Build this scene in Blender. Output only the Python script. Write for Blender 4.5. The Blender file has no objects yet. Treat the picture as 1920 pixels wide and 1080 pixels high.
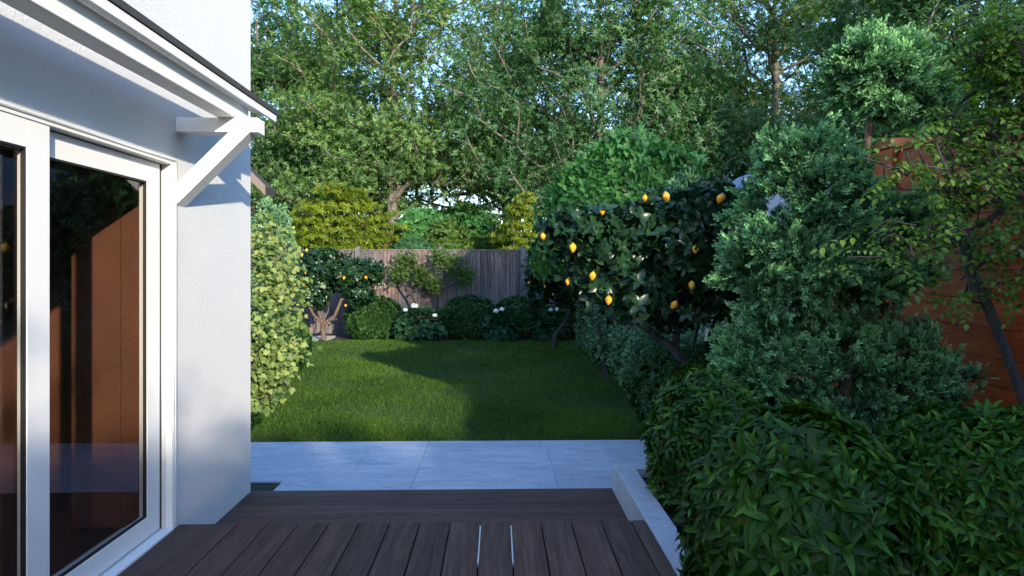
import bpy, math, random
import numpy as np
from mathutils import Vector
rng = np.random.default_rng(11)
random.seed(5)
R = math.radians
EYE, F, YAW = 1.5, 1195.0, R(1.3)
LAWN = -0.36
scene = bpy.context.scene
col = scene.collection

def at(px, py, Y):
    r, u = (px - 960) / F, (501 - py) / F
    x, y = r * math.cos(YAW) + math.sin(YAW), -r * math.sin(YAW) + math.cos(YAW)
    t = Y / y
    return np.array([x * t, Y, EYE + u * t])

# ------------------------------------------------------------------ objects
def tag(o, label=None, cat=None, group=None, kind=None):
    if label: o['label'] = label
    if cat: o['category'] = cat
    if group: o['group'] = group
    if kind: o['kind'] = kind
    return o
def empty(name, loc, label=None, cat=None, group=None):
    o = bpy.data.objects.new(name, None); col.objects.link(o)
    o.location = loc; o.empty_display_size = .1
    return tag(o, label, cat, group)
def put(name, me, mat, parent=None):
    o = bpy.data.objects.new(name, me); col.objects.link(o)
    if mat is not None: me.materials.append(mat)
    if parent is not None:
        o.parent = parent
        # mesh data is in world coordinates: cancel the parent's location
        p = parent; off = Vector((0, 0, 0))
        while p is not None:
            off += p.location; p = p.parent
        o.location = -off
    return o
def mk(name, V, Fs, mat, parent=None, smooth=False, bevel=0):
    me = bpy.data.meshes.new(name); me.from_pydata([tuple(v) for v in V], [], Fs); me.update()
    if smooth: me.polygons.foreach_set('use_smooth', [True] * len(me.polygons))
    o = put(name, me, mat, parent)
    if bevel:
        b = o.modifiers.new('bevel', 'BEVEL'); b.width = bevel; b.segments = 2; b.limit_method = 'ANGLE'
    return o
class MB:
    def __init__(s): s.V = []; s.F = []
    def box(s, x0, x1, y0, y1, z0, z1):
        n = len(s.V)
        s.V += [(x0,y0,z0),(x1,y0,z0),(x1,y1,z0),(x0,y1,z0),(x0,y0,z1),(x1,y0,z1),(x1,y1,z1),(x0,y1,z1)]
        s.F += [tuple(n+i for i in f) for f in ((0,3,2,1),(4,5,6,7),(0,1,5,4),(1,2,6,5),(2,3,7,6),(3,0,4,7))]
        return s
    def prism(s, poly, axis, a, b):
        """poly: 2D points; axis 'y': (x,z) swept over y a..b ; 'x': (y,z) ; 'z': (x,y)"""
        n = len(s.V); k = len(poly)
        for t in (a, b):
            for p, q in poly:
                s.V.append({'y': (p, t, q), 'x': (t, p, q), 'z': (p, q, t)}[axis])
        s.F.append(tuple(n + i for i in range(k))); s.F.append(tuple(n + k + i for i in reversed(range(k))))
        for i in range(k):
            j = (i + 1) % k
            s.F.append((n + i, n + k + i, n + k + j, n + j))
        return s
    def build(s, name, mat, parent=None, bevel=0, smooth=False):
        o = mk(name, s.V, s.F, mat, parent, smooth, bevel)
        import bmesh
        bm = bmesh.new(); bm.from_mesh(o.data); bmesh.ops.recalc_face_normals(bm, faces=bm.faces); bm.to_mesh(o.data); bm.free()
        return o
def copy_tree(o, parent=None):
    c = o.copy(); col.objects.link(c)
    if parent is not None: c.parent = parent
    for ch in o.children: copy_tree(ch, c)
    return c

# ------------------------------------------------------------------ materials
def new_mat(name):
    m = bpy.data.materials.new(name); m.use_nodes = True
    nt = m.node_tree; b = nt.nodes['Principled BSDF']
    return m, nt, b
def N(nt, t, **kw):
    n = nt.nodes.new(t)
    for k, v in kw.items():
        if hasattr(n, k): setattr(n, k, v)
        else: n.inputs[k.replace('_', ' ')].default_value = v
    return n
def ramp(nt, fac, stops):
    r = nt.nodes.new('ShaderNodeValToRGB'); nt.links.new(fac, r.inputs['Fac'])
    e = r.color_ramp.elements
    while len(e) < len(stops): e.new(.5)
    for k, (p, c) in enumerate(stops):
        e[k].position = p; e[k].color = (*c, 1)
    return r.outputs['Color']
def coords(nt, scale=(1,1,1), rot=(0,0,0)):
    g = nt.nodes.new('ShaderNodeTexCoord'); mp = nt.nodes.new('ShaderNodeMapping')
    mp.inputs['Scale'].default_value = scale; mp.inputs['Rotation'].default_value = rot
    nt.links.new(g.outputs['Object'], mp.inputs['Vector']); return mp.outputs['Vector']
def noise(nt, vec, scale, detail=4, rough=.55, dist=0):
    n = nt.nodes.new('ShaderNodeTexNoise'); n.inputs['Scale'].default_value = scale
    n.inputs['Detail'].default_value = detail; n.inputs['Roughness'].default_value = rough
    n.inputs['Distortion'].default_value = dist
    if vec is not None: nt.links.new(vec, n.inputs['Vector'])
    return n.outputs['Fac']
def bump(nt, b, h, strength, dist=.01):
    n = nt.nodes.new('ShaderNodeBump'); n.inputs['Strength'].default_value = strength
    n.inputs['Distance'].default_value = dist
    nt.links.new(h, n.inputs['Height']); nt.links.new(n.outputs['Normal'], b.inputs['Normal'])
def mixc(nt, f, a, b_, mode='MIX'):
    m = nt.nodes.new('ShaderNodeMix'); m.data_type = 'RGBA'; m.blend_type = mode
    for s, v in ((m.inputs[0], f), (m.inputs[6], a), (m.inputs[7], b_)):
        if hasattr(v, 'links'): nt.links.new(v, s)
        elif isinstance(v, (tuple, list)): s.default_value = (*v, 1)
        else: s.default_value = v
    return m.outputs[2]

def plain(name, c, rough=.5, metal=0, bscale=0, bstr=.2, var=0):
    m, nt, b = new_mat(name)
    b.inputs['Base Color'].default_value = (*c, 1); b.inputs['Roughness'].default_value = rough
    b.inputs['Metallic'].default_value = metal
    v = coords(nt)
    if bscale: bump(nt, b, noise(nt, v, bscale, 3), bstr, .004)
    if var:
        nt.links.new(ramp(nt, noise(nt, v, 3, 5), [(.3, tuple(x * (1 - var) for x in c)), (.7, c)]), b.inputs['Base Color'])
    return m
def leafmat(name, stops, trans=.3, rough=.42, tcol=None, patch=.0, spec=.22, tip=None):
    """per-leaf colour variety, a little patchiness, and light through the leaf"""
    m, nt, b = new_mat(name)
    g = nt.nodes.new('ShaderNodeNewGeometry')
    n_ = len(stops)
    c = ramp(nt, g.outputs['Random Per Island'], [(i / max(1, n_ - 1), s) for i, s in enumerate(stops)])
    if tip:   # paler young tips on conifers; on rosettes, gap shade painted into leaf bases
        at_ = nt.nodes.new('ShaderNodeAttribute'); at_.attribute_name = 'tip'
        c = mixc(nt, 1.0, c, ramp(nt, at_.outputs['Fac'], [(.25, tip[0]), (1.0, tip[1])]), 'MULTIPLY')
    if patch:
        f = noise(nt, coords(nt), patch, 2)
        c = mixc(nt, 1.0, c, ramp(nt, f, [(.35, (.72, .78, .8)), (.65, (1.15, 1.12, 1.0))]), 'MULTIPLY')
    nt.links.new(c, b.inputs['Base Color'])
    b.inputs['Roughness'].default_value = rough
    b.inputs['Specular IOR Level'].default_value = spec
    t = nt.nodes.new('ShaderNodeBsdfTranslucent')
    tc = mixc(nt, 1.0, c, tcol or (1.5, 1.7, .6), 'MULTIPLY')
    nt.links.new(tc, t.inputs['Color'])
    mx = nt.nodes.new('ShaderNodeMixShader'); mx.inputs[0].default_value = trans
    nt.links.new(b.outputs[0], mx.inputs[1]); nt.links.new(t.outputs[0], mx.inputs[2])
    nt.links.new(mx.outputs[0], nt.nodes['Material Output'].inputs['Surface'])
    return m
def woodmat(name, stops, along, seed=0, rough=.55, fine=90, coarse=9, stretch=.05, bstr=.35, knots=False):
    m, nt, b = new_mat(name)
    sc = [1, 1, 1]; sc['xyz'.index(along)] = stretch
    v = coords(nt, tuple(sc))
    g = nt.nodes.new('ShaderNodeNewGeometry')
    # each board gets its own offset
    add = nt.nodes.new('ShaderNodeVectorMath'); add.operation = 'ADD'
    cmb = nt.nodes.new('ShaderNodeCombineXYZ')
    ml = nt.nodes.new('ShaderNodeMath'); ml.operation = 'MULTIPLY'; ml.inputs[1].default_value = 37.0
    nt.links.new(g.outputs['Random Per Island'], ml.inputs[0])
    for i in range(3): nt.links.new(ml.outputs[0], cmb.inputs[i])
    nt.links.new(v, add.inputs[0]); nt.links.new(cmb.outputs[0], add.inputs[1])
    vv = add.outputs[0]
    a = noise(nt, vv, coarse, 5, .6, .8); f = noise(nt, vv, fine, 4, .6, .3)
    mx = nt.nodes.new('ShaderNodeMath'); mx.operation = 'MULTIPLY_ADD'
    mx.inputs[1].default_value = .55; nt.links.new(f, mx.inputs[0])
    m2 = nt.nodes.new('ShaderNodeMath'); m2.operation = 'MULTIPLY'; m2.inputs[1].default_value = .5
    nt.links.new(a, m2.inputs[0]); nt.links.new(m2.outputs[0], mx.inputs[2])
    k = len(stops)
    c = ramp(nt, mx.outputs[0], [(.36 + .34 * i / (k - 1), s) for i, s in enumerate(stops)])
    c = mixc(nt, 1.0, c, ramp(nt, g.outputs['Random Per Island'], [(0, (.78, .8, .82)), (.5, (1, 1, 1)), (1, (1.15, 1.08, 1.05))]), 'MULTIPLY')
    nt.links.new(c, b.inputs['Base Color']); b.inputs['Roughness'].default_value = rough; b.inputs['Specular IOR Level'].default_value = .25
    bump(nt, b, mx.outputs[0], bstr, .004)
    return m
def barkmat(name, c0, c1):
    m, nt, b = new_mat(name)
    v = coords(nt, (1, 1, .3)); n_ = noise(nt, v, 30, 6, .7, .5)
    nt.links.new(ramp(nt, n_, [(.35, c0), (.65, c1)]), b.inputs['Base Color'])
    b.inputs['Roughness'].default_value = .9; bump(nt, b, n_, .8, .02)
    return m

M = {}
def stucco():
    m, nt, b = new_mat('stucco')
    v = coords(nt)
    b.inputs['Base Color'].default_value = (.78, .785, .79, 1); b.inputs['Roughness'].default_value = .85
    nt.links.new(ramp(nt, noise(nt, v, 1.3, 5), [(.3, (.55, .56, .57)), (.7, (.60, .60, .60))]), b.inputs['Base Color'])
    n1 = noise(nt, v, 62, 5, .65); bump(nt, b, n1, .6, .006)
    return m
def stone(name, c0, c1, scale=4, bs=.3):
    m, nt, b = new_mat(name)
    v = coords(nt, (.5, 1.6, 1))
    a = noise(nt, v, scale, 8, .65, 1.2); f = noise(nt, v, 45, 5, .7)
    c = ramp(nt, a, [(.3, c0), (.7, c1)])
    c = mixc(nt, 1.0, c, ramp(nt, f, [(.35, (.78, .79, .8)), (.6, (1.04, 1.04, 1.04))]), 'MULTIPLY')
    g = nt.nodes.new('ShaderNodeNewGeometry')
    c = mixc(nt, 1.0, c, ramp(nt, g.outputs['Random Per Island'], [(0, (.87, .88, .90)), (1, (1.06, 1.05, 1.03))]), 'MULTIPLY')
    nt.links.new(c, b.inputs['Base Color']); b.inputs['Roughness'].default_value = .7
    bump(nt, b, f, bs * 2, .008)
    return m
M['stucco'] = stucco()
M['white'] = plain('white_paint', (.7, .7, .7), .45, 0, 300, .05)
M['white_wood'] = woodmat('white_painted_wood', [(.72,.72,.71), (.78,.78,.77), (.82,.82,.81)], 'y', bstr=.2)
M['black'] = plain('black_gasket', (.008, .008, .009), .5)
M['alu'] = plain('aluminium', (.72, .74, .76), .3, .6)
M['slate'] = plain('dark_roofing', (.035, .035, .037), .8, 0, 120, .4)
M['darkfascia'] = plain('brown_fascia', (.16, .12, .1), .6)
M['deck'] = woodmat('deck_boards', [(.034,.019,.014), (.068,.041,.033), (.112,.073,.060)], 'y', fine=70, coarse=7, rough=.75)
M['step'] = woodmat('step_boards', [(.036,.020,.017), (.072,.044,.038), (.115,.076,.067)], 'x', fine=70, coarse=7, rough=.75)
M['stone'] = stone('pale_stone', (.27, .315, .40), (.44, .49, .59))
M['kerb'] = stone('kerb_stone', (.31, .35, .42), (.42, .47, .56), 6)
M['soil'] = plain('soil', (.022, .016, .012), .95, 0, 60, 1.0, .5)
M['lawnbase'] = plain('lawn_base', (.018, .04, .010), .95, 0, 60, 1.0, .4)
M['path'] = plain('path', (.5, .46, .42), .9, 0, 40, .4, .2)
M['fence'] = woodmat('weathered_fence', [(.03,.027,.030), (.10,.09,.098), (.22,.205,.215)], 'z', fine=60, coarse=8, stretch=.06, bstr=.6, rough=.8)
def stain(m, scale, c):
    nt = m.node_tree; b = nt.nodes['Principled BSDF']; l = b.inputs['Base Color'].links[0]; src = l.from_socket
    f = noise(nt, coords(nt, (1, 1, .5)), scale, 3)
    nt.links.new(mixc(nt, 1.0, src, ramp(nt, f, [(.42, (1, 1, 1)), (.62, c)]), 'MULTIPLY'), b.inputs['Base Color'])
stain(M['fence'], 1.1, (1.4, 1.08, .9))
M['redwood'] = woodmat('red_stained_wood', [(.12,.024,.008), (.34,.070,.022), (.50,.135,.045)], 'y', fine=60, coarse=5, stretch=.10, bstr=.15, rough=.35)
M['room'] = plain('room_brown', (.13, .045, .022), .8, 0, 120, .3, .3)
M['shed'] = plain('shed_render', (.25, .29, .36), .8, 0, 80, .3, .1)
def glassmat():
    m, nt, b = new_mat('door_glass'); nt.nodes.remove(b)
    t = nt.nodes.new('ShaderNodeBsdfTransparent'); t.inputs['Color'].default_value = (.86, .85, .84, 1)
    g = nt.nodes.new('ShaderNodeBsdfGlossy'); g.inputs['Roughness'].default_value = .0; g.inputs['Color'].default_value = (.9, .92, 1, 1)
    lw = nt.nodes.new('ShaderNodeLayerWeight'); lw.inputs['Blend'].default_value = .5
    pw = nt.nodes.new('ShaderNodeMath'); pw.operation = 'POWER'; pw.inputs[1].default_value = 4.6
    nt.links.new(lw.outputs['Facing'], pw.inputs[0])
    fr = nt.nodes.new('ShaderNodeMath'); fr.operation = 'MULTIPLY_ADD'; fr.inputs[1].default_value = .42; fr.inputs[2].default_value = .04
    nt.links.new(pw.outputs[0], fr.inputs[0])
    mx = nt.nodes.new('ShaderNodeMixShader')
    nt.links.new(fr.outputs[0], mx.inputs[0]); nt.links.new(t.outputs[0], mx.inputs[1]); nt.links.new(g.outputs[0], mx.inputs[2])
    nt.links.new(mx.outputs[0], nt.nodes['Material Output'].inputs['Surface'])
    return m
M['glass'] = glassmat()
M['bark_grey'] = barkmat('grey_bark', (.05, .043, .036), (.18, .155, .13))
M['bark_brown'] = barkmat('brown_bark', (.05, .032, .022), (.17, .115, .08))
M['bark_dark'] = barkmat('dark_bark', (.012, .012, .014), (.05, .047, .05))
M['lf_big'] = leafmat('leaf_big_tree', [(.048,.11,.028), (.085,.17,.05), (.18,.27,.09)], .35, .38, patch=.5, spec=.4)
M['lf_big2'] = leafmat('leaf_big_tree_b', [(.030,.092,.030), (.052,.138,.048), (.11,.20,.085)], .35, .38, patch=.5, spec=.4)
M['lf_acer'] = leafmat('leaf_yellow_acer', [(.05,.10,.010), (.11,.16,.013), (.22,.235,.018)], .35, .5, patch=1.4)
M['lf_dome'] = leafmat('leaf_dome', [(.04,.13,.035), (.055,.17,.05), (.075,.20,.06)], .3, .45)
M['lf_rosette'] = leafmat('leaf_rosette', [(.022,.085,.010), (.036,.12,.014), (.048,.15,.018), (.065,.18,.024), (.075,.10,.022)], .18, .42, patch=3, spec=.15, tip=((.32, .38, .28), (2.1, 1.95, 1.6)))  # dark leaf bases and bright tips put gap shade into the colour
M['lf_box'] = leafmat('leaf_box', [(.014,.045,.012), (.022,.065,.015), (.032,.085,.02)], .2, .4, patch=3)
M['lf_hydr'] = leafmat('leaf_hydrangea', [(.02,.065,.028), (.028,.085,.036)], .2, .5)
M['lf_lemon'] = leafmat('leaf_lemon', [(.007,.026,.012), (.011,.038,.016), (.018,.052,.02)], .12, .3, spec=.3)
M['lf_conifer'] = leafmat('leaf_conifer', [(.055,.16,.075), (.085,.21,.105), (.125,.27,.135)], .12, .6, (1.2, 1.3, .8), patch=5, spec=.1, tip=((.30,.34,.32), (2.8, 2.45, 2.2)))
M['lf_hedge'] = leafmat('leaf_hedge_conifer', [(.06,.15,.085), (.12,.25,.15)], .12, .6, (1.2, 1.3, .8), patch=5, spec=.1, tip=((.30,.34,.32), (2.8, 2.45, 2.2)))
M['lf_locust'] = leafmat('leaf_locust', [(.04,.10,.016), (.075,.15,.022), (.12,.19,.03)], .35, .45)
M['lf_ivy'] = leafmat('leaf_ivy', [(.06,.11,.03), (.17,.23,.07), (.29,.35,.12)], .35, .45)
M['lf_back'] = leafmat('leaf_backwall', [(.04,.10,.045), (.05,.13,.06)], .3, .5)
M['lf_thin'] = leafmat('leaf_fence_shrub', [(.05,.10,.02), (.08,.14,.03)], .35, .5)
M['grass'] = leafmat('grass_blades', [(.014,.045,.006), (.045,.105,.012), (.125,.185,.024)], .3, .5, (1.3, 1.5, .5), patch=.7)
def lemonmat():
    m, nt, b = new_mat('lemon_skin')
    v = coords(nt)
    oi = nt.nodes.new('ShaderNodeObjectInfo')
    c = ramp(nt, noise(nt, v, 3, 3), [(.3, (.60, .25, .012)), (.7, (.78, .44, .02))])
    c = mixc(nt, 1.0, c, ramp(nt, oi.outputs['Random'], [(0, (.75, .85, .9)), (.5, (1, 1, 1)), (1, (1.0, .78, .8))]), 'MULTIPLY')
    nt.links.new(c, b.inputs['Base Color'])
    b.inputs['Roughness'].default_value = .4; bump(nt, b, noise(nt, v, 120, 2), .3, .002)
    return m
M['lemon'] = lemonmat()
M['petal'] = plain('white_petal', (.75, .78, .72), .7)

# ------------------------------------------------------------------ leaf shapes (x across, y along, z up)
def cat(parts):
    V, Fs, n = [], [], 0
    for v, f in parts:
        V.append(v); Fs += [tuple(i + n for i in q) for q in f]; n += len(v)
    return np.vstack(V), Fs
def xf(t, scale=1, axis=(0, 1, 0), up=(0, 0, 1), loc=(0, 0, 0)):
    D = np.array(axis, float); D /= np.linalg.norm(D)
    U = np.array(up, float); U = U - U.dot(D) * D
    if np.linalg.norm(U) < 1e-4: U = np.array((D[1], -D[0], .01)); U -= U.dot(D) * D
    U /= np.linalg.norm(U); X = np.cross(D, U)
    v = t[0] * scale
    return (v[:, :1] * X + v[:, 1:2] * D + v[:, 2:3] * U + np.array(loc), t[1])
def leaf_simple(w=.25, fold=.07, droop=.1):
    return (np.array([(0,0,0), (w,.45,fold), (0,1,-droop), (-w,.45,fold)]), [(0,1,2), (0,2,3)])
def leaf_oval(w=.2, droop=.25, fold=.05):
    ys = [.18, .45, .75]; ws = [w * .75, w, w * .68]
    V = [(0, 0, 0)]
    for y, ww in zip(ys, ws):
        z = .12 * y - droop * y * y
        V += [(-ww, y, z + fold), (0, y, z), (ww, y, z + fold)]
    V.append((0, 1, .12 - droop))
    return (np.array(V), [(0,2,1), (0,3,2), (1,2,5,4), (2,3,6,5), (4,5,8,7), (5,6,9,8), (7,8,10), (8,9,10)])
def leaf_lobed():
    pts = [(0,0), (.28,-.08), (.33,.18), (.55,.35), (.3,.5), (.26,.72), (0,1), (-.26,.72), (-.3,.5), (-.55,.35), (-.33,.18), (-.28,-.08)]
    V = [(x, y, .12 * abs(x) - .15 * y * y) for x, y in pts] + [(0, .35, -.02)]
    k = len(pts)
    return (np.array(V), [(k, i, (i + 1) % k) for i in range(k)])
def whorl(t, n, elev, spread=.15, seed=0):
    r = np.random.default_rng(seed); ps = []
    for i in range(n):
        a = 2 * math.pi * (i + r.uniform(-.3, .3)) / n; e = R(elev) + r.uniform(-spread, spread) * 1.5
        ax = (math.cos(a) * math.cos(e), math.sin(e), math.sin(a) * math.cos(e))
        ps.append(xf(t, r.uniform(.75, 1.1), ax, (0, 1, 0)))
    return cat(ps)
def pinnate(t, n, w, gap, seed=0, droop=.2):
    r = np.random.default_rng(seed); ps = []
    for i in range(n):
        y = i * gap; s = 1 if i % 2 else -1
        ps.append(xf(t, w * r.uniform(.8, 1.1), (s, .5, -.25 + r.uniform(-.2, .2)), (0, 0, 1), (0, y, -droop * y * y)))
    ps.append(xf(t, w, (0, 1, -.3), (0, 0, 1), (0, n * gap, -droop * (n * gap) ** 2)))
    return cat(ps)
def spray(seed=0, n=6, w=.065):
    """a flat juniper spray: side twigs, each of a few scale-like slivers"""
    r = np.random.default_rng(seed); ps = []
    sl = (np.array([(-.5,0,0), (.5,0,0), (.32,.75,.12), (0,1,0), (-.32,.75,.12)]), [(0,1,2,3,4)])
    def sliver(p, d, L, ww):
        v = sl[0].copy(); v[:, 0] *= ww; v[:, 1] *= L; v[:, 2] *= ww
        return xf((v, sl[1]), 1, d, (r.uniform(-.5,.5), r.uniform(-.3,.3), 1), p)
    for i in range(n):
        y = .12 + .8 * i / n
        L = .42 * (1 - .55 * i / n) * r.uniform(.8, 1.15)
        s = 1 if i % 2 else -1
        d = np.array((s * .8, 1.0, r.uniform(-.35, .45))); d /= np.linalg.norm(d)
        p = np.array((0, y, 0))
        ps.append(sliver(p, d, L, w * 1.3))
        for q in (.35, .65):
            d2 = d + np.array((-s * .9 if q > .5 else s * .8, .3, r.uniform(-.5, .5))); d2 /= np.linalg.norm(d2)
            ps.append(sliver(p + d * L * q, d2, L * .55, w * 1.1))
    ps.append(sliver((0, 0, 0), (0, 1, 0), 1.0, w * 1.5))
    return cat(ps)
def norm(a): return a / np.maximum(np.linalg.norm(a, axis=1, keepdims=True), 1e-9)
def scatter(name, tmpls, P, D, S, mat, parent=None, up=None, upj=.4):
    """one mesh of many leaves. tmpls: list of shapes, used at random. up: preferred upper side or None"""
    P = np.asarray(P, float); D = norm(np.asarray(D, float)); n = len(P); rng = np.random.default_rng(n); S = np.broadcast_to(S, (n,)).astype(float)
    U = rng.normal(size=(n, 3)) if up is None else np.array(up, float) + rng.normal(size=(n, 3)) * upj
    U = U - (U * D).sum(1, keepdims=True) * D; U = norm(U); X = np.cross(D, U)
    which = rng.integers(0, len(tmpls), n)
    VV, LI, LT, TP, off = [], [], [], [], 0
    for k, (tv, tf) in enumerate(tmpls):
        idx = np.nonzero(which == k)[0]; m = len(idx)
        if not m: continue
        w = (tv[None, :, 0:1] * X[idx, None] + tv[None, :, 1:2] * D[idx, None] + tv[None, :, 2:3] * U[idx, None]) * S[idx, None, None] + P[idx, None]
        VV.append(w.reshape(-1, 3).astype(np.float32)); TP.append(np.tile(tv[:, 1], m))
        fl = np.concatenate([np.array(f) for f in tf]); ft = np.array([len(f) for f in tf])
        LI.append((fl[None] + (np.arange(m) * len(tv))[:, None] + off).ravel()); LT.append(np.tile(ft, m))
        off += m * len(tv)
    V = np.concatenate(VV); LI = np.concatenate(LI).astype(np.int32); LT = np.concatenate(LT).astype(np.int32)
    me = bpy.data.meshes.new(name)
    me.vertices.add(len(V)); me.vertices.foreach_set('co', V.ravel())
    me.loops.add(len(LI)); me.loops.foreach_set('vertex_index', LI)
    ls = np.concatenate([[0], np.cumsum(LT)[:-1]]).astype(np.int32)
    me.polygons.add(len(LT)); me.polygons.foreach_set('loop_start', ls)
    me.update(calc_edges=True)
    me.attributes.new('tip', 'FLOAT', 'POINT').data.foreach_set('value', np.concatenate(TP).astype(np.float32))
    return put(name, me, mat, parent)

# ------------------------------------------------------------------ branches
def grow(spine, targets, step=.4, jit=.12, up=1.0, ang=.25, forks=()):
    """spine: polyline of the trunk. every target is joined to the nearest suitable branch point."""
    rng = np.random.default_rng(len(targets))
    Nd = [np.array(spine[0], float)]; Pa = [-1]
    for a, b in zip(spine[:-1], spine[1:]):
        a, b = np.array(a, float), np.array(b, float); k = max(1, int(np.linalg.norm(b - a) / step))
        for i in range(1, k + 1): Nd.append(a + (b - a) * i / k); Pa.append(len(Nd) - 2)
    for fk in forks:
        f0 = np.array(fk[0], float); cur = int(np.argmin(np.linalg.norm(np.array(Nd) - f0, axis=1))); prev = Nd[cur]
        for q in fk[1:]:
            q = np.array(q, float); k = max(1, int(np.linalg.norm(q - prev) / step)); a = prev
            for i in range(1, k + 1):
                Nd.append(a + (q - a) * i / k); Pa.append(cur); cur = len(Nd) - 1
            prev = q
    base = len(Nd); H = [0.] * base
    T = np.asarray(targets, float); A0 = np.array(Nd)
    dd = np.array([np.min(np.linalg.norm(A0 - t, axis=1)) for t in T])
    ends = []
    for ti in np.argsort(dd):
        t = T[ti]; A = np.array(Nd)
        d = np.linalg.norm(A - t, axis=1)
        c = d + up * np.maximum(0, A[:, 2] - t[2] + ang * d) + .12 * np.array(H)
        c[0] += 5 if base > 2 else 0
        j = int(np.argmin(c)); L = d[j]; k = max(1, int(L / step)); p0 = A[j]; cur = j
        side = rng.normal(size=3) * jit * L
        for i in range(1, k + 1):
            f = i / k
            p = p0 + (t - p0) * f + side * math.sin(math.pi * f) + (rng.normal(size=3) * jit * step * .8 if i < k else 0)
            Nd.append(p); Pa.append(cur); H.append(H[cur] + L / k); cur = len(Nd) - 1
        ends.append(cur)
    return np.array(Nd), Pa, ends
def tubes(name, Nd, Pa, r0, rmin, mat, parent, sides=6, power=.45):
    n = len(Nd); cnt = np.zeros(n); kids = [[] for _ in range(n)]
    for i in range(n):
        if Pa[i] >= 0: kids[Pa[i]].append(i)
    for i in range(n - 1, -1, -1):
        if not kids[i]: cnt[i] = 1
        if Pa[i] >= 0: cnt[Pa[i]] += cnt[i]
    rad = np.maximum(rmin, r0 * (cnt / cnt[0]) ** power)
    V, Fs = [], []
    def ring(p, d, r):
        d = d / (np.linalg.norm(d) + 1e-9); a = np.cross(d, (0.31, .95, .1)); a /= np.linalg.norm(a) + 1e-9; b = np.cross(d, a)
        s = len(V)
        for k in range(sides):
            t = 2 * math.pi * k / sides; V.append(p + r * (math.cos(t) * a + math.sin(t) * b))
        return s
    rg = [None] * n
    main = [max(k, key=lambda q: rad[q]) if k else -1 for k in kids]
    for i in range(n):
        if Pa[i] < 0:
            nx = main[i]; rg[i] = ring(Nd[i], Nd[nx] - Nd[i] if nx >= 0 else np.array((0, 0, 1.)), rad[i] * 1.25); continue
        p = Pa[i]; d = Nd[i] - Nd[p]
        dn = d if main[i] < 0 else d / (np.linalg.norm(d)+1e-9) + (Nd[main[i]] - Nd[i]) / (np.linalg.norm(Nd[main[i]] - Nd[i])+1e-9)
        rg[i] = ring(Nd[i], dn, rad[i])
        s = rg[p] if main[p] == i else ring(Nd[p], d, min(rad[p], rad[i] * 1.25))
        e = rg[i]
        for k in range(sides):
            k2 = (k + 1) % sides; Fs.append((s + k, s + k2, e + k2, e + k))
    return mk(name, V, Fs, mat, parent, True)

def lump(d, seed, amt):
    r = np.random.default_rng(seed); o = 0
    for _ in range(7):
        k = r.normal(size=3) * 3.2; o = o + np.sin(d @ k + r.uniform(0, 6.28))
    return 1 + amt * o / 2.6
def cloud(c, rad, n, shell=.75, amt=.15, seed=0, zmin=-1.0, zmax=1.0):
    """points through an uneven ellipsoid; returns points and outward directions"""
    rng = np.random.default_rng(seed + 1000)
    d = norm(rng.normal(size=(n * 3, 3))); d = d[(d[:, 2] > zmin) & (d[:, 2] < zmax)][:n]
    rr = shell + (1 - shell) * rng.random(len(d)) ** .6
    if shell < .3: rr = rng.random(len(d)) ** .45
    p = np.array(c) + d * np.array(rad) * (rr * lump(d, seed, amt))[:, None]
    return p, norm(d / np.array(rad))
def place(o, loc): o.location = loc

# ================================================================== THE PLACE
# ---- ground, patio, lawn
gb = MB(); gb.box(-250, 250, -60, 400, -3, -.50); tag(gb.build('ground', M['lawnbase']), kind='structure')
# lawn: a rising sheet with an outline (soil beyond it)
pb = MB()
# lawn outline
right = [(2.62, 6.845), (2.62, 8.2), (2.45, 9.4), (2.3, 11), (2.12, 13), (2.0, 15), (1.9, 16.25)]
left = [(-6.5, 16.25), (-6.5, 6.845)]
pb.prism(right + left, 'z', -.6, LAWN - .012); tag(pb.build('lawn', M['lawnbase']), kind='structure')
sb = MB(); sb.box(1.03 + .002, 4.2, -1.5, 4.71, -.5, -.06); sb.box(1.5, 12, 4.875, 18, -.6, -.38); sb.box(-12, 12, 16.0, 40, -.6, -.385)
sb.box(-8, -1.872, 4.875, 5.58, -.7, -.372)
tag(sb.build('soil_bed', M['soil']), kind='structure')
# patio slabs with joints
t = MB(); g = .003; ye = 6.84
rows = [(4.875, 5.1, [-1.868, -.73, .45, 1.62]), (5.1, 5.84, [-1.868, -.73, .51, 1.62]),
        (5.84, 6.58, [-3.7, -2.5, -1.31, -.1 - .63, .51, 1.095, 2.3]), (6.58, ye, [-3.0, -1.9, -.73, .45, 1.62, 2.3])]
for y0, y1, xs in rows:
    if y0 == 5.1:
        for xa, xb in zip(xs[:-1], xs[1:]): t.box(xa + g / 2, xb - g / 2, y0 + g / 2, y1 - g / 2 if xa > -2 else y1, -.44, LAWN)
        t.box(-4.5, -3.1, 5.585, y1 - g / 2, -.44, LAWN); t.box(-3.1 + g, -1.868 - g / 2, 5.585, y1 - g / 2, -.44, LAWN)
        continue
    for xa, xb in zip(xs[:-1], xs[1:]): t.box(xa + g / 2, xb - g / 2, y0 + g / 2, y1 - g / 2, -.44, LAWN)
tag(t.build('patio', M['stone'], bevel=.0015), kind='structure')
jb = MB(); jb.box(-1.87, 2.3, 4.872, ye, -.6, -.372); jb.box(-4.5, -1.87, 5.582, ye, -.6, -.372)
tag(jb.build('patio_bed', plain('joint_sand', (.26, .29, .34), .9)), kind='structure')
pt = MB(); pt.box(-9, -4.35, 16.3, 17.2, -.5, -.34)
tag(pt.build('path', M['path']), kind='structure')

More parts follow.
